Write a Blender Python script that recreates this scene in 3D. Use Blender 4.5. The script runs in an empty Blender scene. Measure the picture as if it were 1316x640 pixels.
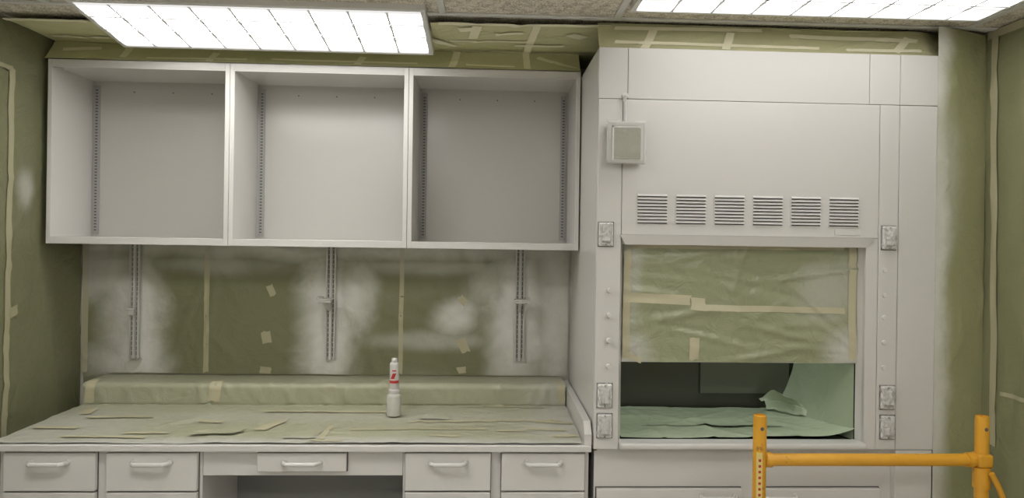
import bpy, bmesh, math, random
from mathutils import Matrix, Vector, noise
random.seed(7)
sc=bpy.context.scene
try:
    sc.view_settings.view_transform='Standard'; sc.view_settings.look='None'
except Exception as e: print(e)
COL=bpy.context.collection
ZC=2.44
XL,XR=-1.815,1.88
# ---------------------------------------------------------------- materials
def nodemat(name):
    m=bpy.data.materials.new(name); m.use_nodes=True
    nt=m.node_tree; return m,nt,nt.nodes["Principled BSDF"]
def pos(nt):
    return nt.nodes.new("ShaderNodeNewGeometry").outputs["Position"]
def mth(nt,op,a,b=None,clamp=False):
    n=nt.nodes.new("ShaderNodeMath"); n.operation=op; n.use_clamp=clamp
    for i,v in enumerate((a,b)):
        if v is None: continue
        if isinstance(v,(int,float)): n.inputs[i].default_value=v
        else: nt.links.new(v,n.inputs[i])
    return n.outputs[0]
def ntex(nt,vec,scale,detail=3,rough=.55,dist=0):
    n=nt.nodes.new("ShaderNodeTexNoise"); n.inputs["Scale"].default_value=scale
    n.inputs["Detail"].default_value=detail; n.inputs["Roughness"].default_value=rough
    n.inputs["Distortion"].default_value=dist
    nt.links.new(vec,n.inputs["Vector"]); return n.outputs["Fac"]
def mixc(nt,f,a,b):
    n=nt.nodes.new("ShaderNodeMix"); n.data_type='RGBA'
    if isinstance(f,(int,float)): n.inputs[0].default_value=f
    else: nt.links.new(f,n.inputs[0])
    for i,v in ((6,a),(7,b)):
        if isinstance(v,tuple): n.inputs[i].default_value=(*v,1)
        else: nt.links.new(v,n.inputs[i])
    return n.outputs[2]
def ramp(nt,f,a,b,lo=0,hi=1):
    n=nt.nodes.new("ShaderNodeMapRange"); nt.links.new(f,n.inputs[0])
    n.inputs[1].default_value=a;n.inputs[2].default_value=b;n.inputs[3].default_value=lo;n.inputs[4].default_value=hi
    return n.outputs[0]
def bump(nt,b,h,strength,dist=.002):
    n=nt.nodes.new("ShaderNodeBump"); n.inputs["Strength"].default_value=strength; n.inputs["Distance"].default_value=dist
    nt.links.new(h,n.inputs["Height"]); nt.links.new(n.outputs[0],b.inputs["Normal"])
def paint(name,col,rough=.32,var=.02,spec=.5,wavy=0):
    m,nt,b=nodemat(name); p=pos(nt)
    f=ntex(nt,p,1.2,2)
    nt.links.new(mixc(nt,f,tuple(c*(1-var) for c in col),tuple(min(1,c*(1+var)) for c in col)),b.inputs["Base Color"])
    b.inputs["Roughness"].default_value=rough
    b.inputs["Specular IOR Level"].default_value=spec
    if wavy: bump(nt,b,ntex(nt,p,4,2),wavy,.01)
    return m
def paper(name,col,blobs=(),white=(.64,.63,.59),rough=.5,var=.10,noisef=3.5,bs=.5,edge=.22):
    m,nt,b=nodemat(name); p=pos(nt)
    f=ntex(nt,p,3.0,5,.6)
    base=mixc(nt,f,tuple(c*(1-var) for c in col),tuple(c*(1+var) for c in col))
    if blobs:
        acc=None
        nz=ntex(nt,p,noisef,4,.6,.4)
        nz2=ramp(nt,nz,.3,.7,-edge,edge)
        for (c,r,s) in blobs:
            v=nt.nodes.new("ShaderNodeVectorMath"); v.operation='SUBTRACT'; nt.links.new(p,v.inputs[0]); v.inputs[1].default_value=c
            w=nt.nodes.new("ShaderNodeVectorMath"); w.operation='MULTIPLY'; nt.links.new(v.outputs[0],w.inputs[0]); w.inputs[1].default_value=tuple(0 if k==0 else 1/k for k in r)
            l=nt.nodes.new("ShaderNodeVectorMath"); l.operation='LENGTH'; nt.links.new(w.outputs[0],l.inputs[0])
            d=mth(nt,'ADD',l.outputs["Value"],nz2)
            q=nt.nodes.new("ShaderNodeMapRange"); q.interpolation_type='SMOOTHSTEP'; nt.links.new(d,q.inputs[0])
            q.inputs[1].default_value=.1;q.inputs[2].default_value=1.3;q.inputs[3].default_value=s;q.inputs[4].default_value=0
            acc=q.outputs[0] if acc is None else mth(nt,'MAXIMUM',acc,q.outputs[0])
        acc=mth(nt,'MULTIPLY',acc,ramp(nt,ntex(nt,p,9,3),.3,.7,.88,1.08),True)
        base=mixc(nt,acc,base,white)
    nt.links.new(base,b.inputs["Base Color"])
    b.inputs["Roughness"].default_value=rough
    b.inputs["Specular IOR Level"].default_value=.45
    bump(nt,b,ntex(nt,p,11,5,.6,1.2),bs,.008)
    return m
M_white=paint("white_enamel",(.613,.598,.568),.26)
M_whiteS=paint("white_enamel_satin",(.597,.583,.555),.38)
M_cabback=paint("shade_toned_back",(.49,.48,.445),.19,.03,.75,.14)  # darker base colour paints in the shade inside the open cabinets
M_dark=paint("dark_gap",(.02,.02,.018),.7)
M_slot=paint("slot_shadow",(.10,.095,.09),.7)
M_gap=paint("joint_shadow",(.17,.165,.155),.7)
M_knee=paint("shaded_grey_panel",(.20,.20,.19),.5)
M_wall=paint("wall_paint",(.55,.53,.48),.7)
M_ocov=paint("oversprayed_plate",(.62,.61,.58),.35,.08)
M_box=paint("dull_grey_casing",(.50,.49,.455),.4,.10)
M_stdr=paint("standard_recess",(.33,.325,.31),.5)
M_stdw=paint("wall_standard_recess",(.48,.47,.45),.5)
M_slotw=paint("wall_standard_slot",(.14,.135,.125),.6)
M_film,nt,b=nodemat("wrinkled_clear_film"); p=pos(nt)
nt.links.new(mixc(nt,ntex(nt,p,60,3),(.68,.67,.63),(.86,.85,.82)),b.inputs["Base Color"]); b.inputs["Alpha"].default_value=.40; b.inputs["Roughness"].default_value=.08
M_orange,nt,b=nodemat("orange_yellow_enamel"); p=pos(nt)
f=ramp(nt,ntex(nt,p,28,4,.7),.62,.70,0,1); g=ntex(nt,p,6,3)
c1=mixc(nt,g,(.60,.275,.015),(.72,.385,.035)); nt.links.new(mixc(nt,f,c1,(.34,.16,.03)),b.inputs["Base Color"]); b.inputs["Roughness"].default_value=.38
M_rubber=paint("black_rubber",(.02,.02,.02),.6)
M_red=paint("red_print",(.45,.03,.03),.4)
M_yel=paint("yellow_sticker",(.72,.60,.22),.5)
M_grey=paint("grey_steel",(.25,.25,.24),.35)
OL=(.205,.207,.113)
halos=[((-1.575,0,1.20),(.15,0,.42),1.),((-1.60,0,1.06),(.20,0,.10),.8),((-.72,0,1.24),(.15,0,.42),1.),((-.60,0,1.35),(.13,0,.22),.8),((.13,0,1.22),(.17,0,.42),1.),
 ((-1.72,0,1.47),(.30,0,.15),.6),((-.8,0,1.575),(2.0,0,.07),.7),((-.14,0,1.27),(.115,0,.095),.8),((-.25,0,1.16),(.50,0,.05),.4),
 ((.34,0,1.25),(.14,0,.65),.85),((-1.25,0,1.50),(.40,0,.06),.4),((-.25,0,1.50),(.5,0,.05),.4),((.03,0,1.42),(.15,0,.15),.5)]
M_tape=paper("masking_tape",(.48,.445,.30),rough=.6,var=.08,bs=.2)
M_tapeG=paper("masking_tape_faded",(.43,.405,.265),[(c,r,s*.7) for (c,r,s) in halos],rough=.6,var=.1,bs=.2)
M_pback=paper("green_masking_paper_oversprayed",OL,halos,rough=.40,bs=.7,white=(.78,.77,.73),noisef=3.2,edge=.30)
M_pleft=paper("green_masking_paper_wall",(.178,.178,.098),[((0,-.42,1.80),(0,.06,.09),.5)],bs=.9,rough=.40)
M_tapeL=paper("masking_tape_dull",(.36,.34,.22),rough=.6,bs=.2)
M_pgap=paper("green_masking_paper_gap",(.37,.372,.205),[((1.622,0,1.5),(.075,0,2.2),.9),((1.67,0,1.95),(.08,0,.3),.4)],white=(.82,.81,.77),bs=.8,edge=.35)
M_pright2=paper("green_masking_paper_pale",(.258,.26,.145),bs=.8)
M_pceil=paper("green_masking_paper_ceiling",(.62,.61,.355),bs=.9)
M_pval=paper("green_masking_paper_valance",(.60,.59,.35),bs=.9)
M_pval2=paper("green_masking_paper_valance_pale",(.55,.54,.32),bs=.9)
M_tapeC=paper("masking_tape_ceiling",(.88,.84,.63),rough=.6,bs=.2)
cb=[((-.6,-.79,.9),(2.5,.08,.2),.8),((-1.60,-.6,.9),(.40,.35,.3),.55),((.3,-.4,.9),(.20,.5,.3),.6),((-.7,-.42,.91),(1.7,.12,.2),.3)]
M_pcount=paper("green_masking_paper_counter",(.368,.368,.256),cb,rough=.36,bs=.65,white=(.54,.53,.50))
M_pcount2=paper("green_masking_paper_counter_pale",(.38,.378,.265),cb,rough=.36,bs=.65,white=(.54,.53,.50))
M_psash=paper("green_masking_paper_sash",(.298,.316,.192),[((.5,0,1.23),(.13,0,.10),.85),((1.33,0,1.23),(.10,0,.11),.9),((1.24,0,1.47),(.14,0,.14),.5),((.52,0,1.5),(.05,0,.3),.45)],rough=.25,bs=.9,var=.05,white=(.58,.58,.54))
M_pbox=paper("hazy_masking_film",(.27,.27,.19),rough=.25,bs=.8)
M_pmint=paper("mint_sheeting",(.40,.46,.33),rough=.20,bs=.6)
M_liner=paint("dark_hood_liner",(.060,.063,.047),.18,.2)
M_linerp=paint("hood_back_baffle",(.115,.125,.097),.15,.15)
M_ceil,nt,b=nodemat("acoustic_ceiling_tile"); p=pos(nt)
f=ntex(nt,p,150,3,.7); g=ntex(nt,p,30,3,.6)
s=mth(nt,'ADD',ramp(nt,f,.38,.56),ramp(nt,g,.4,.6,-.3,.3),True)
nt.links.new(mixc(nt,s,(.38,.34,.28),(.86,.80,.70)),b.inputs["Base Color"]); b.inputs["Roughness"].default_value=.9
bump(nt,b,f,.4,.003)
M_floor,nt,b=nodemat("vinyl_floor_tile"); p=pos(nt)
br=nt.nodes.new("ShaderNodeTexChecker"); br.inputs["Scale"].default_value=3.28; nt.links.new(p,br.inputs["Vector"])
br.inputs["Color1"].default_value=(.60,.58,.54,1); br.inputs["Color2"].default_value=(.56,.54,.50,1)
nt.links.new(br.outputs[0],b.inputs["Base Color"]); b.inputs["Roughness"].default_value=.45
def emis(name,st,col=(1,.985,.96)):
    m,nt,b=nodemat(name); p=pos(nt)
    f=ntex(nt,p,60,2)
    nt.links.new(mixc(nt,f,tuple(c*.93 for c in col),col),b.inputs["Emission Color"])
    tc=nt.nodes.new("ShaderNodeTexCoord"); sx=nt.nodes.new("ShaderNodeSeparateXYZ"); nt.links.new(tc.outputs["Object"],sx.inputs[0])
    acc=None
    for yt in (-.12,0,.12):
        d=mth(nt,'ABSOLUTE',mth(nt,'SUBTRACT',sx.outputs[1],yt))
        q=nt.nodes.new("ShaderNodeMapRange"); q.interpolation_type='SMOOTHSTEP'; nt.links.new(d,q.inputs[0])
        q.inputs[1].default_value=0;q.inputs[2].default_value=.062;q.inputs[3].default_value=1;q.inputs[4].default_value=0
        acc=q.outputs[0] if acc is None else mth(nt,'MAXIMUM',acc,q.outputs[0])
    ex=mth(nt,'ABSOLUTE',sx.outputs[0]); endf=ramp(nt,ex,.50,.60,1,.25)
    acc=mth(nt,'MULTIPLY',acc,endf)
    strength=mth(nt,'ADD',mth(nt,'MULTIPLY',acc,st*2.0),.86)
    nt.links.new(strength,b.inputs["Emission Strength"])
    b.inputs["Base Color"].default_value=(.05,.05,.05,1)
    return m
M_lensA=emis("lit_prismatic_lens",8.3)
M_lensB=emis("lit_prismatic_lens_dimmer",3.4)
M_lensC=emis("lit_prismatic_lens_bright",12.5)
M_lensD=emis("lit_prismatic_lens_medium",8)
M_frame=paint("white_fixture_frame",(.72,.72,.70),.4)
M_blade=paint("louver_blade",(.82,.83,.86),.6)
# ---------------------------------------------------------------- helpers
WP={}
def reg(o,wp,parent=None,mat=None):
    COL.objects.link(o)
    WP[o.name]=Vector(wp)
    if parent: o.parent=parent; o.location=Vector(wp)-WP[parent.name]
    else: o.location=wp
    if mat is not None:
        for m in (mat if isinstance(mat,(list,tuple)) else [mat]): o.data.materials.append(m)
    return o
def thing(name,at,label,cat,group=None):
    o=bpy.data.objects.new(name,None); o.empty_display_size=.05
    reg(o,at); o["label"]=label; o["category"]=cat
    if group: o["group"]=group
    return o
def tag(o,label,cat,group=None):
    o["label"]=label;o["category"]=cat
    if group:o["group"]=group
class MB:
    def __init__(s): s.bm=bmesh.new()
    def box(s,x0,x1,y0,y1,z0,z1,mi=0,bev=0.0,seg=2):
        r=bmesh.ops.create_cube(s.bm,size=1)
        vs=r['verts']
        c=Vector(((x0+x1)/2,(y0+y1)/2,(z0+z1)/2)); d=(abs(x1-x0),abs(y1-y0),abs(z1-z0))
        for v in vs: v.co=Vector((v.co.x*d[0],v.co.y*d[1],v.co.z*d[2]))+c
        fs={f for v in vs for f in v.link_faces}
        for f in fs: f.material_index=mi
        if bev>0:
            es={e for v in vs for e in v.link_edges}
            r2=bmesh.ops.bevel(s.bm,geom=list(es),offset=min(bev,min(d)*.45),segments=seg,affect='EDGES',profile=.5)
            for f in r2['faces']: f.material_index=mi
        return s
    def cyl(s,p,q,r,mi=0,n=20,r2=None):
        p=Vector(p);q=Vector(q);d=q-p
        M=Matrix.Translation((p+q)/2)@d.to_track_quat('Z','Y').to_matrix().to_4x4()
        res=bmesh.ops.create_cone(s.bm,cap_ends=True,segments=n,radius1=r,radius2=r if r2 is None else r2,depth=d.length,matrix=M)
        for f in {f for v in res['verts'] for f in v.link_faces}: f.material_index=mi
        return s
    def lathe(s,c,prof,mi=0,n=28):
        rings=[]
        for (r,z) in prof:
            rings.append([s.bm.verts.new((c[0]+r*math.cos(2*math.pi*i/n),c[1]+r*math.sin(2*math.pi*i/n),c[2]+z)) for i in range(n)])
        for a,b in zip(rings,rings[1:]):
            for i in range(n):
                f=s.bm.faces.new((a[i],a[(i+1)%n],b[(i+1)%n],b[i])); f.material_index=mi
        f=s.bm.faces.new(rings[0][::-1]); f.material_index=mi
        f=s.bm.faces.new(rings[-1]); f.material_index=mi
        return s
    def prism(s,pts,mi=0):
        a=[s.bm.verts.new(p) for p in pts[0]]; b=[s.bm.verts.new(p) for p in pts[1]]
        n=len(a); fs=[s.bm.faces.new(a),s.bm.faces.new(b[::-1])]
        for i in range(n): fs.append(s.bm.faces.new((a[i],b[i],b[(i+1)%n],a[(i+1)%n])))
        for f in fs: f.material_index=mi
        return s
    def out(s,name,mat,parent=None,smooth=False,at=None):
        bmesh.ops.recalc_face_normals(s.bm,faces=s.bm.faces)
        vs=s.bm.verts
        lo=Vector((min(v.co[i] for v in vs) for i in range(3))); hi=Vector((max(v.co[i] for v in vs) for i in range(3)))
        c=Vector(((lo.x+hi.x)/2,(lo.y+hi.y)/2,lo.z)) if at is None else Vector(at)
        for v in vs: v.co-=c
        me=bpy.data.meshes.new(name); s.bm.to_mesh(me); s.bm.free()
        if smooth:
            for pl in me.polygons: pl.use_smooth=True
            try: me.set_sharp_from_angle(angle=math.radians(38))
            except Exception: pass
        return reg(bpy.data.objects.new(name,me),c,parent,mat)
def struct(o): o["kind"]="structure"; return o
# ---------------------------------------------------------------- room
struct(MB().box(XL-.1,XR+.1,-5.6,.1,-.1,0).out("floor",M_floor))
struct(MB().box(XL-.1,XR+.1,-5.6,.1,ZC,ZC+.1).out("ceiling",M_ceil))
struct(MB().box(XL-.1,XR+.1,0,.1,0,ZC).out("wall_back",M_wall))
struct(MB().box(XL-.1,XL,-5.6,0,0,ZC).out("wall_left",M_wall))
struct(MB().box(XR,XR+.1,-5.6,0,0,ZC).out("wall_right",M_wall))
struct(MB().box(XL-.1,XR+.1,-5.7,-5.6,0,ZC).out("wall_front",M_wall))
n=0
for (x0,x1,y0,y1) in [(XL,XR,-.755,-.73),(-.185,-.16,-3.4,-.755),(.44,.465,-3.4,-.755),(1.745,1.77,-3.4,-.755),(-1.56,-1.535,-3.4,-.755),
                      (XL,XR,-1.365,-1.34),(XL,XR,-1.98,-1.955)]:
    n+=1; struct(MB().box(x0,x1,y0,y1,ZC-.008,ZC-.0005,bev=.002).out("trim_%d"%n,M_frame))
# ---------------------------------------------------------------- draped-paper surfaces
def creases(seed,k,a0,a1,b0,b1,amp,w,ang0=0,angr=math.pi,lr=(.1,.45)):
    rnd=random.Random(seed); L=[]
    for i in range(k):
        ang=ang0+rnd.uniform(0,angr); L.append((rnd.uniform(a0,a1),rnd.uniform(b0,b1),math.cos(ang),math.sin(ang),rnd.uniform(.3,1)*amp*rnd.choice((1,1,-.6)),rnd.uniform(.5,1.5)*w,rnd.uniform(*lr)))
    return L
CR={'B':creases(1,100,-1.8,.38,.95,1.6,.009,.016),'L':creases(2,80,-1.1,0,.7,2.4,.008,.022),'R':creases(3,60,-1.8,-.6,.3,2.4,.009,.025,1.2,.8,(.2,.8)),
    'C':creases(4,70,-1.8,1.9,-.8,0,.010,.016),'V':creases(14,80,-1.8,1.9,0,.2,.008,.015),'G':creases(17,50,0,.3,.5,2.4,.008,.018,.2,2.7,(.1,.3)),
    'T':creases(5,70,-1.8,.4,-.8,-.2,.0042,.020)+creases(15,60,-1.8,.4,-.22,-.08,.009,.018,.9,1.3,(.04,.10)),
    'S':creases(6,34,.5,1.35,1.2,1.62,.007,.016)+creases(16,34,.5,1.35,1.2,1.62,.011,.017,-.3,.6,(.1,.35)),
    'M':creases(9,30,.5,1.4,-.75,-.3,.006,.02)}
AMP={'B':.006,'L':.003,'R':.006,'C':.008,'T':.0042,'S':.008,'M':.005,'V':.007,'G':.003}
def hgt(k,a,b):
    o=ord(k)*3.7
    amp=AMP[k]
    h=amp*(.9+noise.noise(Vector((a*2.3,b*2.3,o)))+.5*noise.noise(Vector((a*6,b*6,o+9))))
    for (ca,cb_,c,s,am,w,ln) in CR[k]:
        d=abs(-(a-ca)*s+(b-cb_)*c); t=abs((a-ca)*c+(b-cb_)*s)
        if d<w and t<ln: h+=am*(1-d/w)*(1-t/ln)
    return max(h,.0005)
def sst(x): x=max(0,min(1,x)); return x*x*(3-2*x)
VAL={'y0':0,'y1':0,'z0':0,'z1':0}
def P(k,a,b,off):
    h=hgt(k,a,b)+off
    if k=='B': return Vector((a,-h,b))
    if k=='L': return Vector((XL+h,a,b))
    if k=='R': return Vector((XR-h,a,b))
    if k=='C': return Vector((a,b,ZC-h-.009))
    if k=='S': return Vector((a,-.745-h,b))
    if k=='G':   # flat sheet from the hood's front edge back to the side wall
        t=max(0,min(1,a/.3))
        return Vector((1.6160+.255*t-h*.4*t,-.8010+.110*t-h*.9*min(1,t*3),b))
    if k=='V':
        t=max(0,min(1,b/.2)); 
        return Vector((a,VAL['y0']+(VAL['y1']-VAL['y0'])*t-h*.8+max(0,a-1.61)*.45,VAL['z0']+(VAL['z1']-VAL['z0'])*t**1.3))
    if k=='M': 
        return Vector((a,b,.919+h+.03*max(0,(a-1.2)/.15)**2))
    if k=='T':
        s=b+.20
        w1=sst((s+.010)/.024); w2=sst((s-.078)/.024)
        y=-.20+min(0,s)+max(0,s-.09)-.004*w1*(1-w2)+.010*w2*(1-max(0,min(1,(s-.09)/.05)))
        z=.9065+max(0,min(.09,s))
        nrm=Vector((0,-w1*(1-w2),1-w1*(1-w2)))
        if nrm.length<.2: nrm=Vector((0,-.7,.7))
        nrm.normalize()
        return Vector((a,y,z))+nrm*h
def sheet(name,k,a0,a1,b0,b1,off,mat,step=.02,jit=.006,seed=0,label="",cat="masking paper",group=None,curl=0,parent=None,skew=(0,0,0,0),stepb=None):
    na=max(3,int((a1-a0)/step)); nb=max(3,int((b1-b0)/(stepb or step)))
    vs=[];fs=[]
    for j in range(nb+1):
        for i in range(na+1):
            u=i/na;v=j/nb
            aa=a0+(a1-a0)*u+ (skew[0]*(1-u)+skew[1]*u)*v; bb=b0+(b1-b0)*v+(skew[2]*(1-v)+skew[3]*v)*u
            if i in(0,na): aa+=jit*noise.noise(Vector((bb*7,seed,1)))
            if j in(0,nb): bb+=jit*noise.noise(Vector((aa*7,seed,2)))*1.5
            o=off
            if curl:
                e=min(u*(a1-a0),(1-u)*(a1-a0),v*(b1-b0),(1-v)*(b1-b0))
                cl=max(0,noise.noise(Vector((aa*4,bb*4,seed+5))))
                o+=curl*cl*max(0,1-e/.05)**2
            vs.append(P(k,aa,bb,o))
    for j in range(nb):
        for i in range(na):
            q=j*(na+1)+i; fs.append((q,q+1,q+na+2,q+na+1))
    me=bpy.data.meshes.new(name); c=sum(vs,Vector())/len(vs)
    me.from_pydata([v-c for v in vs],[],fs); me.update()
    for pl in me.polygons: pl.use_smooth=True
    o=reg(bpy.data.objects.new(name,me),c,parent,mat)
    if not parent: tag(o,label,cat,group)
    return o
def tape(k,a0,b0,a1,b1,w=.03,off=.004,mat=None,label="beige masking tape strip on the green paper",group=None):
    d=Vector((a1-a0,b1-b0)); L=d.length; d/=L; nrm=Vector((-d.y,d.x))
    ns=max(2,int(L/.012)); rows=4; vs=[];fs=[]; sd=a0*13+b0*7
    for i in range(ns+1):
        for j in range(rows):
            t=i/ns*L
            if i in(0,ns): t+=.010*noise.noise(Vector((j*2.1,sd,i)))
            wob=.002*noise.noise(Vector((t*6,sd,0)))
            q=Vector((a0,b0))+d*t+nrm*((j/(rows-1)-.5)*w+wob)
            vs.append(P(k,q.x,q.y,off))
    for i in range(ns):
        for j in range(rows-1):
            q=i*rows+j; fs.append((q,q+1,q+rows+1,q+rows))
    c=sum(vs,Vector())/len(vs)
    me=bpy.data.meshes.new("masking_tape"); me.from_pydata([v-c for v in vs],[],fs); me.update()
    for pl in me.polygons: pl.use_smooth=True
    o=reg(bpy.data.objects.new("masking_tape",me),c,None,mat or M_tape)
    tag(o,label,"tape",group or "masking tape strips"); return o
GB="paper sheets on the back wall"
for i,(a0,a1) in enumerate([(-1.80,-1.25),(-1.27,-.99),(-1.0,-.385),(-.40,-.105),(-.12,.375)]):
    sheet("masking_paper",'B',a0,a1,1.005,1.583,.001+.0016*(i%2),M_pback,step=.015,seed=i,jit=.003,label="olive green wall masking paper hazed with white overspray",group=GB)
sheet("masking_paper",'B',-1.80,-1.71,.02,1.01,.001,M_pback,seed=9,jit=.002,label="narrow strip of green masking paper beside the worktop end",group=GB)
GL="paper sheets on the side walls"
sheet("masking_paper",'L',-.54,-.012,.02,2.26,.001,M_pleft,step=.02,seed=11,label="olive green masking paper on the wall beside the cabinets",group=GL)
sheet("masking_paper",'L',-1.5,-.52,.02,2.26,.003,M_pleft,step=.02,seed=12,label="olive green masking paper on the wall beside the cabinets",group=GL)
sheet("masking_paper",'L',-1.5,-.012,2.24,ZC-.01,.005,M_pleft,step=.02,seed=13,label="green masking paper strip under the ceiling",group=GL)
sheet("masking_paper",'R',-1.7,-.66,1.08,ZC-.01,.001,M_pright2,step=.025,seed=15,label="olive green masking paper with vertical folds",group=GL)
sheet("masking_paper",'R',-1.7,-.66,.02,1.10,.003,M_pright2,step=.025,seed=16,label="lower sheet of olive green masking paper",group=GL)
sheet("masking_paper",'G',0,.30,.02,2.425,.001,M_pgap,step=.012,stepb=.02,seed=14,jit=.001,label="green masking paper beside the fume hood, hazed white",group=GL)
GC="paper sheets on the ceiling"
sheet("masking_paper",'C',XL+.02,-.20,-.60,-.012,.001,M_pceil,seed=21,label="green masking paper on the ceiling above the wall cabinets",group=GC,skew=(0,0,0,-.05))
sheet("masking_paper",'C',-.22,.46,-.70,-.012,.003,M_pceil,seed=22,label="wrinkled green ceiling masking paper between the two lights",group=GC)
sheet("masking_paper",'C',.44,XR-.02,-.70,-.012,.001,M_pceil,seed=23,label="green masking paper on the ceiling above the fume hood",group=GC)
VAL.update(y0=-.325,y1=-.25,z0=2.3365,z1=2.428)
sheet("masking_paper",'V',-1.80,-.62,0,.2,.001,M_pval,step=.015,jit=.002,seed=24,label="folded green masking paper closing the gap above the cabinets",group=GC)
sheet("masking_paper",'V',-.64,.376,0,.2,.003,M_pval,step=.015,jit=.002,seed=25,label="folded green masking paper closing the gap above the cabinets",group=GC)
for (a,b,c,d,w) in [(-.16,.02,-.14,.19,.03),(.155,.02,.15,.19,.028),(-.9,.07,-.3,.06,.02),(.2,.15,.36,.05,.025),(-1.5,.05,-1.48,.18,.03),(-1.75,.12,-1.6,.14,.03),(-.1,.06,.1,.05,.02),(-1.4,.05,-1.0,.06,.02),(-.55,.03,-.53,.12,.03),(-1.15,.02,-1.13,.12,.03)]:
    tape('V',a,b,c,d,w,.005,M_tapeC,label="masking tape on the folded paper above the cabinets")
VAL.update(y0=-.766,y1=-.70,z0=2.317,z1=2.430)
sheet("masking_paper",'V',.39,1.76,0,.2,.001,M_pval2,step=.015,jit=.002,seed=26,label="folded green masking paper closing the gap above the hood",group=GC)
for (a,b,c,d,w) in [(.45,.08,1.2,.07,.022),(1.1,.15,1.58,.14,.024),(.55,.02,.6,.18,.03),(1.3,.06,1.58,.07,.025),(.45,.17,1.0,.18,.02),(.85,.04,.88,.16,.03),(1.48,.05,1.55,.16,.03)]:
    tape('V',a,b,c,d,w,.005,M_tapeC,label="masking tape on the folded paper above the hood")
tape('G',.03,1.30,.04,2.38,.018,.003,M_tape,label="thin masking tape strip beside the hood edge") if False else None
W="beige masking tape over a paper seam on the wall"
for (a,b0,b1,w) in [(-1.795,1.01,1.58,.026),(-1.26,1.01,1.58,.024),(-.39,1.01,1.58,.020)]:
    tape('B',a,b0,a+.002,b1,w,mat=M_tapeG,label=W)
for (a,b,c,d,w) in [(-.985,1.405,-.965,1.36,.030),(-1.0,1.20,-.990,1.145,.042),(-1.02,1.025,-.97,1.02,.03),(-.125,1.365,-.095,1.33,.03),(-.118,1.17,-.090,1.11,.040),(-.13,1.025,-.09,1.03,.03),(-1.60,1.07,-1.56,1.04,.07)]:
    tape('B',a,b,c,d,w,mat=M_tapeG if a<-.2 else M_tape,label="small patch of beige masking tape on the wall paper")
tape('L',-.535,.75,-.515,2.25,.032,.006,M_tapeL,label="long vertical masking tape strip on the side wall")
tape('L',-.68,2.25,-.52,2.25,.018,.009,M_tapeL,label="masking tape along the top of the side wall paper")
tape('L',-.50,1.35,-.49,1.31,.05,.008,M_tapeL,label="small patch of beige masking tape on the wall paper")
tape('R',-.76,.90,-.745,2.41,.034,.007,M_tape,label="long vertical masking tape strip beside the fume hood")
tape('R',-.80,1.10,-1.4,1.10,.015,.006,M_tapeG,label="thin horizontal masking tape on the side wall")
tape('R',-1.3,2.42,-.70,2.42,.03,.006,M_tape,label="masking tape along the top of the side wall")
TC="masking tape on the ceiling paper"
for (a,b,c,d,w,o) in [(XL+.02,-.59,-1.50,-.59,.03,.004),(-.19,-.70,.44,-.71,.03,.006),(.46,-.70,1.60,-.70,.03,.006),(.17,-.69,.15,-.25,.03,.006),(-.16,-.45,.16,-.47,.02,.006),
   (-.12,-.62,-.04,-.64,.05,.007),(-.05,-.68,-.07,-.5,.035,.008),(.3,-.6,.36,-.55,.05,.007),(.10,-.4,.30,-.42,.03,.008),
   (.5,-.54,.44,-.1,.025,.006),(-1.75,-.36,-1.1,-.38,.02,.006),(-1.3,-.40,-1.28,-.25,.02,.006),(-.16,-.28,.4,-.27,.02,.006),(-.25,-.5,-.15,-.38,.03,.009),(.02,-.58,.12,-.60,.03,.008)]:
    tape('C',a,b,c,d,w,o,M_tapeC,label=TC)
# ---------------------------------------------------------------- wall cabinets
def wall_cabinet(x0,x1,z0=1.588,z1=2.334,idx=0):
    t=thing("wall_cabinet",((x0+x1)/2,-.17,z0),
      ["open white steel wall cabinet beside the papered wall","open white steel wall cabinet between two others","open white steel wall cabinet next to the fume hood"][idx],"cabinet","open wall cabinets")
    m=MB(); f=.019; e=.0008
    m.box(x0+e,x0+f,-.33,-.01,z0,z1,bev=.001,seg=1); m.box(x1-f,x1-e,-.33,-.01,z0,z1,bev=.001,seg=1)
    m.box(x0+f,x1-f,-.33,-.02,z1-.026,z1,bev=.001,seg=1); m.box(x0+f,x1-f,-.33,-.02,z0,z0+.028,bev=.001,seg=1)
    m.box(x0+f,x1-f,-.33,-.318,z1-.032,z1-.026)
    m.out("body",M_white,t)
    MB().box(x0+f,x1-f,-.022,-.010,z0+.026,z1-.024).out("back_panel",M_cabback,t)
    for xs in (x0+f+.008,x1-f-.008-.026):
        s=MB(); s.box(xs,xs+.026,-.030,-.0223,z0+.04,z1-.045,bev=.001)
        z=z0+.055
        while z<z1-.06:
            s.box(xs+.008,xs+.018,-.0306,-.0295,z,z+.0055,mi=1); z+=.0135
        s.out("shelf_standard",[M_stdr,M_slot],t)
    for k in range(3): 
        MB().cyl((x0+.20+.17*k,-.0225,z1-.07),(x0+.20+.17*k,-.026,z1-.072),.003).out("screw_head",M_gap,t)
    return t
xs=[-1.785,-1.0605,-.3345,.379]
for i in range(3): wall_cabinet(xs[i],xs[i+1],1.588,2.334,i)
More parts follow.
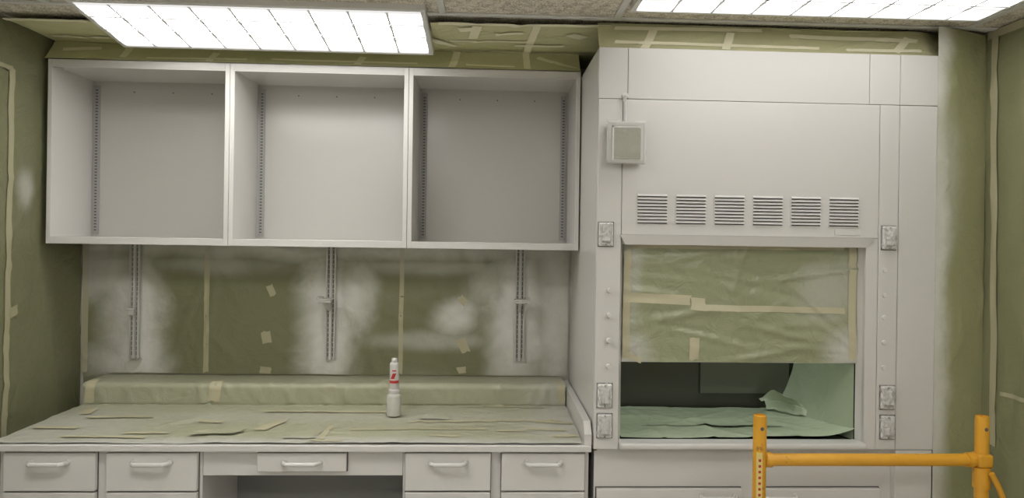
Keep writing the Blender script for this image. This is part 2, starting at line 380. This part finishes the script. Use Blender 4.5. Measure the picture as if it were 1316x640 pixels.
# ---------------------------------------------------------------- shelf standards
for i,(x,zb) in enumerate([(-1.570,1.30),(-.704,1.345),(.151,1.35)]):
    t=thing("wall_shelf_standard",(x,-.02,1.075),"white slotted metal shelf standard with a small hooked bracket","shelf standard","wall shelf standards")
    m=MB()
    m.box(x-.017,x+.017,-.026,-.020,1.075,1.586,mi=2); 
    for sx in (-1,1): m.box(x+sx*.0185-.0025,x+sx*.0185+.0025,-.036,-.020,1.075,1.586,bev=.0008)
    m.box(x-.0045,x+.0045,-.036,-.020,1.075,1.586,bev=.001)
    z=1.09
    while z<1.575:
        for sx in(-1,1): m.box(x+sx*.0105-.0022,x+sx*.0105+.0022,-.0268,-.0255,z,z+.017,mi=1)
        z+=.022
    m.out("channel",[M_ocov,M_slotw,M_stdw],t)
    m=MB()
    if i==0:
        m.box(x-.014,x+.010,-.062,-.036,zb-.03,zb,bev=.004); m.box(x-.02,x+.016,-.066,-.05,zb-.008,zb+.004,bev=.003)
    else:
        s=-1 if i==1 else 1
        m.prism([[(x-.010,-.036,zb-.05),(x-.010,-.036,zb+.012),(x-.010,-.16,zb+.012),(x-.010,-.16,zb+.0)],[(x+.004,-.036,zb-.05),(x+.004,-.036,zb+.012),(x+.004,-.16,zb+.012),(x+.004,-.16,zb+.0)]])
        m.box(x-.03,x+.03,-.16,-.10,zb+.010,zb+.016,bev=.002); m.box(x+s*.03-.012,x+s*.03+.012,-.12,-.08,zb+.008,zb+.020,bev=.003)
        m.cyl((x-.025,-.155,zb+.003),(x+.028,-.155,zb+.003),.006)
    m.out("bracket",M_white,t)
# ---------------------------------------------------------------- base cabinets
YF=-.765
def handle(parent,xc,zc,yf,w=.13):
    m=MB(); n=14; r=.0075
    pts=[]
    for i in range(n+1):
        u=i/n; s=(u-.5)*w
        yy=yf-.030*min(1,(min(u,1-u)/.12))**.6
        pts.append(Vector((xc+s,yy,zc)))
    for a,b in zip(pts,pts[1:]): m.cyl(a,b,r,n=12)
    for p in pts: 
        bmesh.ops.create_uvsphere(m.bm,u_segments=12,v_segments=6,radius=r,matrix=Matrix.Translation(p))
    for s in(-1,1): m.cyl((xc+s*w*.46,yf-.001,zc),(xc+s*w*.46,yf-.008,zc),.012,n=16)
    return m.out("handle",M_white,parent,smooth=True)
def drawer(parent,x0,x1,z0,z1,yf,hz=None,hw=.13,name="drawer"):
    m=MB(); m.box(x0,x1,yf-.020,yf,z0,z1,bev=.003)
    d=m.out(name,M_white,parent)
    handle(d,(x0+x1)/2,hz if hz else (z0+z1)/2+.03,yf-.020,hw)
    return d
def base_unit(x0,x1,cols,lab):
    t=thing("base_cabinet",((x0+x1)/2,-.39,0),lab,"cabinet","drawer base cabinets")
    m=MB(); m.box(x0,x1,YF,-.02,.10,.881); m.box(x0+.01,x1-.01,YF+.06,-.02,0,.10,mi=1)
    m.out("body",[M_whiteS,M_dark],t)
    s=MB()
    for (c0,c1) in cols:
        for (z0,z1) in [(.742,.874),(.600,.736),(.362,.594),(.115,.356)]:
            s.box(c0-.0025,c1+.0025,YF-.0012,YF,z0-.0025,z1+.0025)
            drawer(t,c0,c1,z0,z1,YF-.001,hz=z1-.032 if z1>.8 else z1-.028)
    s.out("drawer_gap",M_slot,t)
base_unit(-1.672,-.985,[(-1.652,-1.342),(-1.306,-.997)],"white drawer base cabinet under the worktop, beside the wall")
base_unit(-.288,.372,[(-.279,.022),(.060,.357)],"white drawer base cabinet under the worktop, beside the hood")
t=thing("knee_space_unit",(-.636,-.4,0),"white knee space frame with one shallow drawer","cabinet")
m=MB(); m.box(-.984,-.289,YF,YF+.02,.790,.881,bev=.002); m.box(-.984,-.289,YF+.02,-.40,.862,.881)
m.out("apron",M_whiteS,t)
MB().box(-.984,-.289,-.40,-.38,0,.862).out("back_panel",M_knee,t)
MB().box(-.795,-.481,YF-.0012,YF,.806,.877).out("drawer_gap",M_slot,t)
drawer(t,-.792,-.484,.809,.874,YF-.001,hz=.843,hw=.13)
t=thing("worktop",(-.66,-.4,.882),"long white laboratory worktop with low splashbacks","worktop")
TX=-1.695
m=MB(); m.box(TX,.378,-.800,-.012,.882,.906,bev=.004); m.out("top",M_white,t)
m=MB(); m.box(TX,.3515,-.190,-.012,.906,.992,bev=.003); m.out("backsplash",M_whiteS,t)
m=MB(); 
m.prism([[(.352,-.003,.906),(.352,-.795,.906),(.352,-.795,.945),(.352,-.76,.985),(.352,-.003,.985)],[(.378,-.003,.906),(.378,-.795,.906),(.378,-.795,.945),(.378,-.76,.985),(.378,-.003,.985)]])
m.out("side_splash",M_white,t)
GT="paper sheets on the worktop"
sheet("masking_paper",'T',TX,-.55,-.79,.085,.0005,M_pcount,step=.011,stepb=.0075,seed=31,jit=.003,label="green-tan masking paper over worktop and backsplash, creased and taped",group=GT)
sheet("masking_paper",'T',-.60,.345,-.79,.085,.0025,M_pcount,step=.011,stepb=.0075,seed=32,jit=.003,label="green-tan masking paper over worktop and backsplash, creased and taped",group=GT)
sheet("masking_paper",'T',-1.06,-.90,-.70,-.66,.0045,M_pcount2,step=.009,seed=35,curl=.014,jit=.012,label="torn flap of masking paper lying on the worktop",group=GT,skew=(.03,.04,0,.02))
sheet("masking_paper",'T',-.72,-.60,-.74,-.66,.0045,M_pcount2,step=.009,seed=36,curl=.020,jit=.012,label="small torn flap of masking paper on the worktop",group=GT,skew=(.03,.0,0,.02))
sheet("masking_paper",'T',-.26,-.14,-.47,-.41,.0050,M_pcount2,step=.009,seed=37,curl=.020,jit=.012,label="small torn flap of masking paper on the worktop",group=GT,skew=(.02,.0,0,.02))
for (a,b,c,d,w) in [(-.83,-.64,-.79,-.50,.05),(-1.0,-.52,-1.1,-.50,.03),(-1.55,-.45,-1.30,-.44,.025),(-.9,-.33,-.4,-.34,.025),(-.1,-.25,.25,-.25,.02),(-.20,-.40,-.15,-.44,.04),(.2,-.5,.34,-.52,.03),(.25,-.7,.34,-.7,.03),(-.2,-.7,-.1,-.7,.02),(.05,-.62,.15,-.63,.02),(-1.66,-.60,-1.5,-.60,.03),(-1.60,-.3,-1.58,-.40,.04),(-.62,-.77,-.5,-.77,.02),(-1.3,-.68,-1.15,-.67,.02),(.16,-.60,.30,-.62,.025),(-.58,-.75,-.58,-.56,.02),(-.5,-.62,.0,-.60,.015),(-1.5,-.72,-1.2,-.73,.02),(-.3,-.50,.3,-.48,.018)]:
    tape('T',a,b,c,d,w,.0050,M_tape,label="beige masking tape holding the paper on the worktop")
for (a,b,c,d,w) in [(-1.14,-.06,-1.15,-.18,.05),(-1.66,-.06,-1.665,-.19,.04),(.32,-.05,.33,-.18,.03),(-1.68,.080,-.62,.080,.014),(-.6,.080,.34,.080,.014)]:
    tape('T',a,b,c,d,w,.005,M_tape,label="beige masking tape on the draped backsplash paper")
# ---------------------------------------------------------------- sprayer
x,y,z=-.367,-.411,.917
t=thing("paint_sprayer",(x,y,z),"white spray canister with red print on a pale jar","spray can")
m=MB(); m.lathe((x,y,z),[(.024,0),(.0285,.003),(.0285,.076),(.027,.084),(.021,.090),(.021,.093)]); m.out("jar",paint("cream_paint_jar",(.54,.53,.48),.25),t,smooth=True)
m=MB(); m.lathe((x,y,z+.093),[(.0225,0),(.0225,.012),(.019,.014),(.019,.018)]); m.out("jar_lid",M_white,t,smooth=True)
m=MB(); m.lathe((x,y,z+.111),[(.0175,0),(.0185,.002),(.0185,.094),(.0175,.099),(.014,.102),(.014,.104)]); m.out("canister",M_white,t,smooth=True)
m=MB(); m.lathe((x,y,z+.132),[(.0187,0),(.0189,.001),(.0189,.010),(.0187,.011)],mi=0); m.prism([[(x-.012,y-.0190,z+.150),(x+.002,y-.0195,z+.150),(x+.010,y-.0190,z+.172),(x-.004,y-.0195,z+.172)],[(x-.012,y-.014,z+.150),(x+.002,y-.014,z+.150),(x+.010,y-.014,z+.172),(x-.004,y-.014,z+.172)]]); m.box(x-.006,x+.009,y-.0195,y-.017,z+.180,z+.185); m.out("printed_label",M_red,t,smooth=True)
m=MB(); m.lathe((x,y,z+.215),[(.0115,0),(.0115,.013),(.010,.016)]); m.box(x-.004,x+.004,y-.016,y,z+.219,z+.227,bev=.001); m.out("nozzle",M_white,t,smooth=True)
# ---------------------------------------------------------------- fume hood
YH=-.80; HX0,HX1=.384,1.618
H=thing("fume_hood",(1.0,-.4,.893),"large white fume hood with louvred vents and papered sash","fume hood")
m=MB()
m.box(HX0,HX0+.016,YH+.018,-.005,.893,2.315); m.box(HX1-.016,HX1,YH+.018,-.005,.893,2.315)
m.box(HX0,HX1,YH+.018,-.005,2.300,2.316); m.box(HX0+.016,HX1-.016,-.02,-.005,.893,2.30)
m.box(HX0+.016,HX1-.016,YH+.02,-.02,.882,.903)
m.out("body",M_white,H)
def panel(name,x0,x1,z0,z1,y1=None,bev=.002):
    m=MB(); m.box(x0,x1,YH,YH+.018,z0,z1,bev=bev); return m.out(name,M_white,H)
for (a,b) in [(.385,.4875),(.4890,1.364),(1.3655,1.4770),(1.4785,1.6175)]: panel("upper_panel",a,b,2.1365,2.318)
panel("side_column",.385,.4712,.894,2.135)
panel("front_panel",.4728,1.4042,1.655,2.135)
panel("side_column",1.4058,1.4770,.894,2.135); panel("side_column",1.4785,1.6175,.894,2.135)
panel("side_column",1.360,1.4042,.894,1.6535)
for pp in ([[(.4705,YH,.900),(.4705,YH,1.655),(.487,YH+.05,1.618),(.487,YH+.05,.915)],[(.4705,YH+.06,.900),(.4705,YH+.06,1.655),(.472,YH+.06,1.618),(.472,YH+.06,.915)]],
           [[(1.369,YH,.900),(1.369,YH,1.655),(1.352,YH+.05,1.618),(1.352,YH+.05,.915)],[(1.369,YH+.06,.900),(1.369,YH+.06,1.655),(1.367,YH+.06,1.618),(1.367,YH+.06,.915)]]):
    MB().prism(pp).out("opening_jamb",M_white,H)
m=MB()
m.prism([[(.466,YH-.010,1.655),(1.388,YH-.010,1.655),(1.360,YH-.002,1.620),(.486,YH-.002,1.620)],[(.466,YH+.016,1.655),(1.388,YH+.016,1.655),(1.360,YH+.05,1.620),(.486,YH+.05,1.620)]])
m.out("header_lip",M_white,H)
m=MB(); m.box(.474,1.366,YH-.022,YH+.05,.897,.920,bev=.009,seg=4); m.out("airfoil_sill",M_white,H,smooth=True)
for i in range(6):
    x0=.5265+i*.1388; x1=x0+.110; z0,z1=1.695,1.800
    m=MB(); m.box(x0,x1,YH-.001,YH+.001,z0,z1,mi=1)
    ns=9; pz=(z1-z0)/ns
    for k in range(ns):
        a=z0+k*pz
        m.prism([[(x0+.002,YH-.0075,a+.0045),(x0+.002,YH-.001,a+pz+.0005),(x0+.002,YH+.001,a+.0055)],[(x1-.002,YH-.0075,a+.0045),(x1-.002,YH-.001,a+pz+.0005),(x1-.002,YH+.001,a+.0055)]])
    m.box(x0-.001,x0+.002,YH-.003,YH,z0,z1); m.box(x1-.002,x1+.001,YH-.003,YH,z0,z1)
    m.out("vent_grille",[M_whiteS,M_slot],H)
m=MB(); m.box(1.243,1.338,YH-.0025,YH,1.664,1.686,bev=.001); m.out("name_plate",M_ocov,H)
for qi,(xc,zc) in enumerate([(.417,1.655),(.421,1.085),(.422,.978),(1.442,1.657),(1.444,1.083),(1.446,.976)]):
    m=MB(); w,h=.025,.041
    m.box(xc-w-.0035,xc+w+.0035,YH-.001,YH+.001,zc-h-.0035,zc+h+.0035,mi=1)
    m.box(xc-w,xc+w,YH-.012,YH,zc-h,zc+h,bev=.004)
    m.box(xc-w*.66,xc+w*.66,YH-.0128,YH-.011,zc-h*.74,zc+h*.74,mi=2)
    m.box(xc-w*.54,xc+w*.54,YH-.019,YH-.010,zc-h*.64,zc+h*.64,bev=.006)
    for s in(-1,1): m.cyl((xc,YH-.010,zc+s*h*.86),(xc,YH-.014,zc+s*h*.86),.0035,mi=2,n=10)
    oc=m.out("outlet_cover",[M_ocov,M_slot,M_gap],H)
    nu,nv=22,30; vs=[]
    for j in range(nv+1):
        for i in range(nu+1):
            u,v=i/nu-.5,j/nv-.5; e=min(.5-abs(u),.5-abs(v))
            hh=.0150*min(1,e/.10)+.0075*max(0,min(1,(min(.32-abs(u),.36-abs(v)))/.06))
            hh+=.0065*(noise.noise(Vector((u*6+qi*9,v*6,3)))+.7*abs(noise.noise(Vector((u*14+qi*9,v*14,5)))))*min(1,e/.1)
            vs.append(Vector((u*(w*2+.004)*(1+.14*noise.noise(Vector((v*5,qi,1)))),-max(hh,.0012),v*(h*2+.004)*(1+.08*noise.noise(Vector((u*5,qi,4)))))))
    fs=[(j*(nu+1)+i,j*(nu+1)+i+1,(j+1)*(nu+1)+i+1,(j+1)*(nu+1)+i) for j in range(nv) for i in range(nu)]
    me=bpy.data.meshes.new("masking_film"); me.from_pydata(vs,[],fs)
    for pl in me.polygons: pl.use_smooth=True
    reg(bpy.data.objects.new("masking_film",me),(xc,YH,zc),oc,M_film)
for zc in (1.457,1.37,1.28,1.19):
    m=MB(); m.cyl((.432,YH,zc),(.432,YH-.010,zc),.007,n=16); m.cyl((.432,YH-.010,zc),(.432,YH-.024,zc),.0105,n=20,r2=.008); m.out("valve_knob",M_white,H,smooth=True)
for zc in (1.54,1.45,1.37,1.28,1.19):
    m=MB(); m.cyl((1.430,YH,zc),(1.430,YH-.004,zc),.009,n=20,r2=.007); m.out("hole_plug",M_ocov,H,smooth=True)
m=MB(); m.box(.416,.536,YH-.045,YH,1.908,2.044,bev=.008,seg=3); m.box(.409,.543,YH-.050,YH-.040,1.902,2.049,bev=.004)
b_=m.out("monitor_box",M_box,H)
m=MB(); m.box(.426,.534,YH-.053,YH-.048,1.917,2.034,bev=.002); m.out("masked_window",M_pbox,b_)
m=MB(); m.box(.426,.432,YH-.055,YH-.048,1.914,2.034); m.box(.526,.534,YH-.055,YH-.048,1.914,2.034); m.box(.426,.534,YH-.055,YH-.048,2.026,2.032); m.out("tape_edge",M_ocov,b_)
nu=nv=26; vs=[]
for j in range(nv+1):
    for i in range(nu+1):
        u,v=i/nu-.5,j/nv-.5; e=min(.5-abs(u),.5-abs(v))
        vs.append(Vector((u*.138*(1+.10*noise.noise(Vector((v*6,2,1)))),-.048-.010*min(1,e/.06)-.014*abs(noise.noise(Vector((u*6,v*6,3))))*min(1,e/.1),v*.152*(1+.08*noise.noise(Vector((u*6,3,1)))))))
fs=[(j*(nu+1)+i,j*(nu+1)+i+1,(j+1)*(nu+1)+i+1,(j+1)*(nu+1)+i) for j in range(nv) for i in range(nu)]
me=bpy.data.meshes.new("masking_film"); me.from_pydata(vs,[],fs)
for pl in me.polygons: pl.use_smooth=True
M_film2=M_film.copy(); M_film2.node_tree.nodes["Principled BSDF"].inputs["Alpha"].default_value=.22
reg(bpy.data.objects.new("masking_film",me),(.476,YH-.002,1.976),b_,M_film2)
m=MB(); m.cyl((.478,YH-.02,2.046),(.478,YH-.008,2.13),.003,n=8); m.cyl((.478,YH,2.145),(.478,YH-.014,2.145),.011,n=14); m.cyl((.478,YH-.014,2.145),(.474,YH-.010,2.125),.006,n=10); m.out("cable",M_ocov,H,smooth=True)
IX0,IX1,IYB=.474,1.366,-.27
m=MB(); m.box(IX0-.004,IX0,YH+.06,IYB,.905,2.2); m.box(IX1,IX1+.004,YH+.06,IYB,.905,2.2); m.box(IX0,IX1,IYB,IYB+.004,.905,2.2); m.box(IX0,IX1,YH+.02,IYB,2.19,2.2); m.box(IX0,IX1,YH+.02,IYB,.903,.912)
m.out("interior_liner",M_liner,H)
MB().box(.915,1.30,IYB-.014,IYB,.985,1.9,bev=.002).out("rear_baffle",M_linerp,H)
m=MB(); m.box(.488,1.362,-.742,-.730,1.205,1.66); m.box(.488,1.362,-.748,-.728,1.195,1.212,bev=.003); m.out("sash",M_whiteS,H)
GH="paper on the fume hood"
sheet("masking_paper",'S',.490,1.362,1.198,1.640,.001,M_psash,step=.009,seed=41,jit=.003,label="green masking paper taped over the lowered fume hood sash",group=GH)
sheet("masking_paper",'M',.492,1.352,-.75,-.29,.001,M_pmint,step=.012,seed=42,jit=.008,curl=.006,label="pale mint sheeting laid over the fume hood floor",group=GH)
sheet("masking_paper",'M',.60,1.15,-.60,-.38,.004,M_pmint,step=.012,seed=43,jit=.02,curl=.010,label="loose crumpled piece of mint sheeting in the fume hood",group=GH,skew=(.08,-.05,0,.05))
def freesheet(name,fn,nu,nv,mat,label,group):
    vs=[fn(i/nu,j/nv) for j in range(nv+1) for i in range(nu+1)]
    fs=[(j*(nu+1)+i,j*(nu+1)+i+1,(j+1)*(nu+1)+i+1,(j+1)*(nu+1)+i) for j in range(nv) for i in range(nu)]
    c=sum(vs,Vector())/len(vs); me=bpy.data.meshes.new(name); me.from_pydata([v-c for v in vs],[],fs)
    for pl in me.polygons: pl.use_smooth=True
    o=reg(bpy.data.objects.new(name,me),c,None,mat); tag(o,label,"masking paper",group); return o
def rs(u,v):
    y=-.745+.46*u; z=.915+.34*v; n_=noise.noise(Vector((y*7,z*7,3)))+.4*noise.noise(Vector((y*18,z*14,6)))
    return Vector((1.350-.010*(1-v)*u-.007*n_*min(1,u*4)-.10*(1-v)**3*u-.02*u,y,z))
freesheet("masking_paper",rs,30,24,M_pmint,"pale mint sheeting lining the inner hood side",GH)
def ls(u,v):
    y=-.70+.39*u; z=.93+.30*v; return Vector((.488+.010*noise.noise(Vector((y*7,z*7,8)))+.006,y,z))
freesheet("masking_paper",ls,24,20,M_pmint,"mint sheeting lining the other inner hood side",GH)
def fl(u,v):
    x=1.17+.13*u-.02*v+.015*math.sin(v*3); y=-.36-.12*u+.03*v+.02*math.sin(u*6); z=.940+(.070*v)*math.sin(.5+2.2*u)+.016*noise.noise(Vector((u*4,v*4,1)))
    return Vector((x,y,z))
freesheet("masking_paper",fl,18,14,M_pmint,"loose standing flap of mint sheeting inside the fume hood",GH)
G="tape on the sash paper"
for (a,b,c,d,w) in [(.500,1.432,.735,1.420,.035),(.735,1.410,.79,1.405,.045),(.79,1.395,1.31,1.388,.022),(.752,1.285,.750,1.205,.035),(.503,1.60,.503,1.21,.026),(1.333,1.62,1.335,1.21,.028),(.50,1.226,.56,1.20,.02),(.52,1.612,1.30,1.615,.012)]:
    tape('S',a,b,c,d,w,.004,M_tape,label="masking tape on the sash paper",group=G)
# ---------------------------------------------------------------- cabinet under the hood
t=thing("hood_base_cabinet",(1.0,-.4,0),"white base cabinet supporting the fume hood","cabinet")
m=MB(); m.box(.392,1.6155,YF,-.02,.10,.879); m.box(.41,1.60,YF+.06,-.02,0,.10,mi=1); m.out("body",[M_white,M_dark],t)
MB().box(1.4795,1.6155,-.798,YF,.02,.892,bev=.002).out("filler_panel",M_white,t)
m=MB(); 
for (a,b) in [(.400,.925),(.975,1.435)]: m.box(a-.0025,b+.0025,YF-.001,YF,.115,.751)
m.out("door_gap",M_slot,t)
for (a,b,s) in [(.400,.925,1),(.975,1.435,-1)]:
    d=MB().box(a,b,YF-.021,YF-.001,.12,.748,bev=.003).out("door",M_white,t)
    handle(d,(b-.085 if s==1 else a+.085),.722,YF-.021,.13)
# ---------------------------------------------------------------- lights
def fixture(xc,yc,zc,w,d,tilt,label,lens,vis=True):
    t=bpy.data.objects.new("ceiling_light",None); COL.objects.link(t); WP[t.name]=Vector((0,0,0))
    t["label"]=label; t["category"]="ceiling light"; t["group"]="fluorescent ceiling lights"
    m=MB(); f=.018
    for (a,b,c,e) in [(-w/2,w/2,-d/2,-d/2+f),(-w/2,w/2,d/2-f,d/2),(-w/2,-w/2+f,-d/2+f,d/2-f),(w/2-f,w/2,-d/2+f,d/2-f)]: m.box(a,b,c,e,-.014,.012,bev=.002)
    m.box(-w/2,w/2,-d/2,d/2,.008,.014)
    m.out("frame",M_frame,t)
    m=MB(); m.box(-w/2+f,w/2-f,-d/2+f,d/2-f,-.016,.004,bev=.004); m.out("lens",lens,t)
    if vis:
        m=MB(); nb=9
        for k in range(1,nb):
            xx=-w/2+w*k/nb; m.box(xx-.004,xx+.004,-d/2+f+.004,d/2-f-.004,-.0180,-.0155)
        m.box(-w/2+f,w/2-f,.02,.028,-.0180,-.0155); m.box(-w/2+f,w/2-f,-.09,-.082,-.0180,-.0155)
        m.out("louver",M_blade,t)
    t.location=(xc,yc,zc); t.rotation_euler=(tilt,0,0)
    return t
fixture(-.835,-.625,2.406,1.215,.42,-.13,"bright fluorescent ceiling light hanging slightly open",M_lensA)
fixture(1.085,-1.10,ZC-.014,1.225,.40,0,"bright fluorescent ceiling light near the fume hood",M_lensB)
for (xc,yc,l) in [(-.93,-1.85,M_lensC),(1.1,-2.3,M_lensD),(-.9,-3.9,M_lensC),(1.1,-3.9,M_lensC)]:
    fixture(xc,yc,ZC-.014,1.2,.40,0,"bright fluorescent ceiling light further into the room",l,False)
ld=bpy.data.lights.new("hood_lamp","AREA"); ld.shape='RECTANGLE'; ld.size=.6; ld.size_y=.1; ld.energy=4.8; ld.color=(.94,1,.92)
lo=bpy.data.objects.new("hood_lamp",ld); COL.objects.link(lo); lo.location=(.95,-.5,2.15)
# ---------------------------------------------------------------- scaffold
t=thing("scaffold_end_frame",(1.23,-1.1,0),"orange-yellow tubular steel scaffold end frame with worn paint","scaffold")
def post(xp):
    m=MB(); m.lathe((xp,-1.1,.12),[(.020,0),(.021,.004),(.021,.955),(.0195,.968),(.0165,.970),(.0165,.962)],n=24)
    m.cyl((xp,-1.1215,1.05),(xp,-1.119,1.05),.006,mi=1,n=12)
    m.out("post",[M_orange,M_slot],t,smooth=True)
post(.868); post(1.592)
m=MB(); m.cyl((.885,-1.1,.948),(1.575,-1.1,.948),.0195,n=20)
for xx,s in((.888,1),(1.560,-1)): m.cyl((xx,-1.1,.948),(xx+s*.018,-1.1,.948),.0235,n=20)
m.out("top_rail",M_orange,t,smooth=True)
for zz in (.68,.41,.16):
    m=MB(); m.cyl((.885,-1.1,zz),(1.575,-1.1,zz),.0165,n=16); m.out("rung",M_orange,t,smooth=True)
m=MB(); m.box(1.568,1.616,-1.126,-1.074,.928,.970,bev=.008,seg=3); m.cyl((1.592,-1.1,.86),(1.592,-1.1,.925),.026,n=20)
prev=None
for i in range(9):
    a=i/8; q=Vector((1.600+.045*math.sin(a*1.3),-1.135,.915-.10*a)); 
    if prev: m.cyl(prev,q,.009,n=10)
    prev=q
m.out("coupling_bracket",M_orange,t,smooth=True)
m=MB(); m.prism([[(.853,-1.1225,.83),(.869,-1.1228,.83),(.869,-1.1228,.975),(.853,-1.1225,.975)],[(.853,-1.112,.83),(.869,-1.112,.83),(.869,-1.112,.975),(.853,-1.112,.975)]])
for k in range(7): m.box(.857,.865,-1.1236,-1.122,.84+k*.018,.848+k*.018,mi=1)
m.out("sticker",[M_yel,M_red],t)
for xp in(.868,1.592):
    m=MB(); m.cyl((xp-.02,-1.1,.058),(xp+.02,-1.1,.058),.058,n=28); m.out("caster_wheel",M_rubber,t,smooth=True)
    m=MB(); m.box(xp-.028,xp-.023,-1.12,-1.08,.05,.122); m.box(xp+.023,xp+.028,-1.12,-1.08,.05,.122); m.box(xp-.028,xp+.028,-1.125,-1.075,.118,.126,bev=.002); m.out("caster_fork",M_grey,t)
# ---------------------------------------------------------------- world + camera
w=bpy.data.worlds.new("room_world"); w.use_nodes=True; w.node_tree.nodes["Background"].inputs[0].default_value=(.5,.5,.48,1); w.node_tree.nodes["Background"].inputs[1].default_value=.2; sc.world=w
R=Matrix.Rotation(math.radians(-2.6),3,'Z')@Matrix.Rotation(math.pi/2,3,'X')@Matrix.Rotation(.0145,3,'Z')
cd=bpy.data.cameras.new("camera"); cd.sensor_width=36; cd.lens=950*36/1316; cd.shift_x=(658-670)/1316; cd.shift_y=(305-320)/1316; cd.clip_start=.05
co=bpy.data.objects.new("camera",cd); COL.objects.link(co); co.matrix_world=Matrix.Translation((0,-3.4,1.64))@R.to_4x4(); sc.camera=co
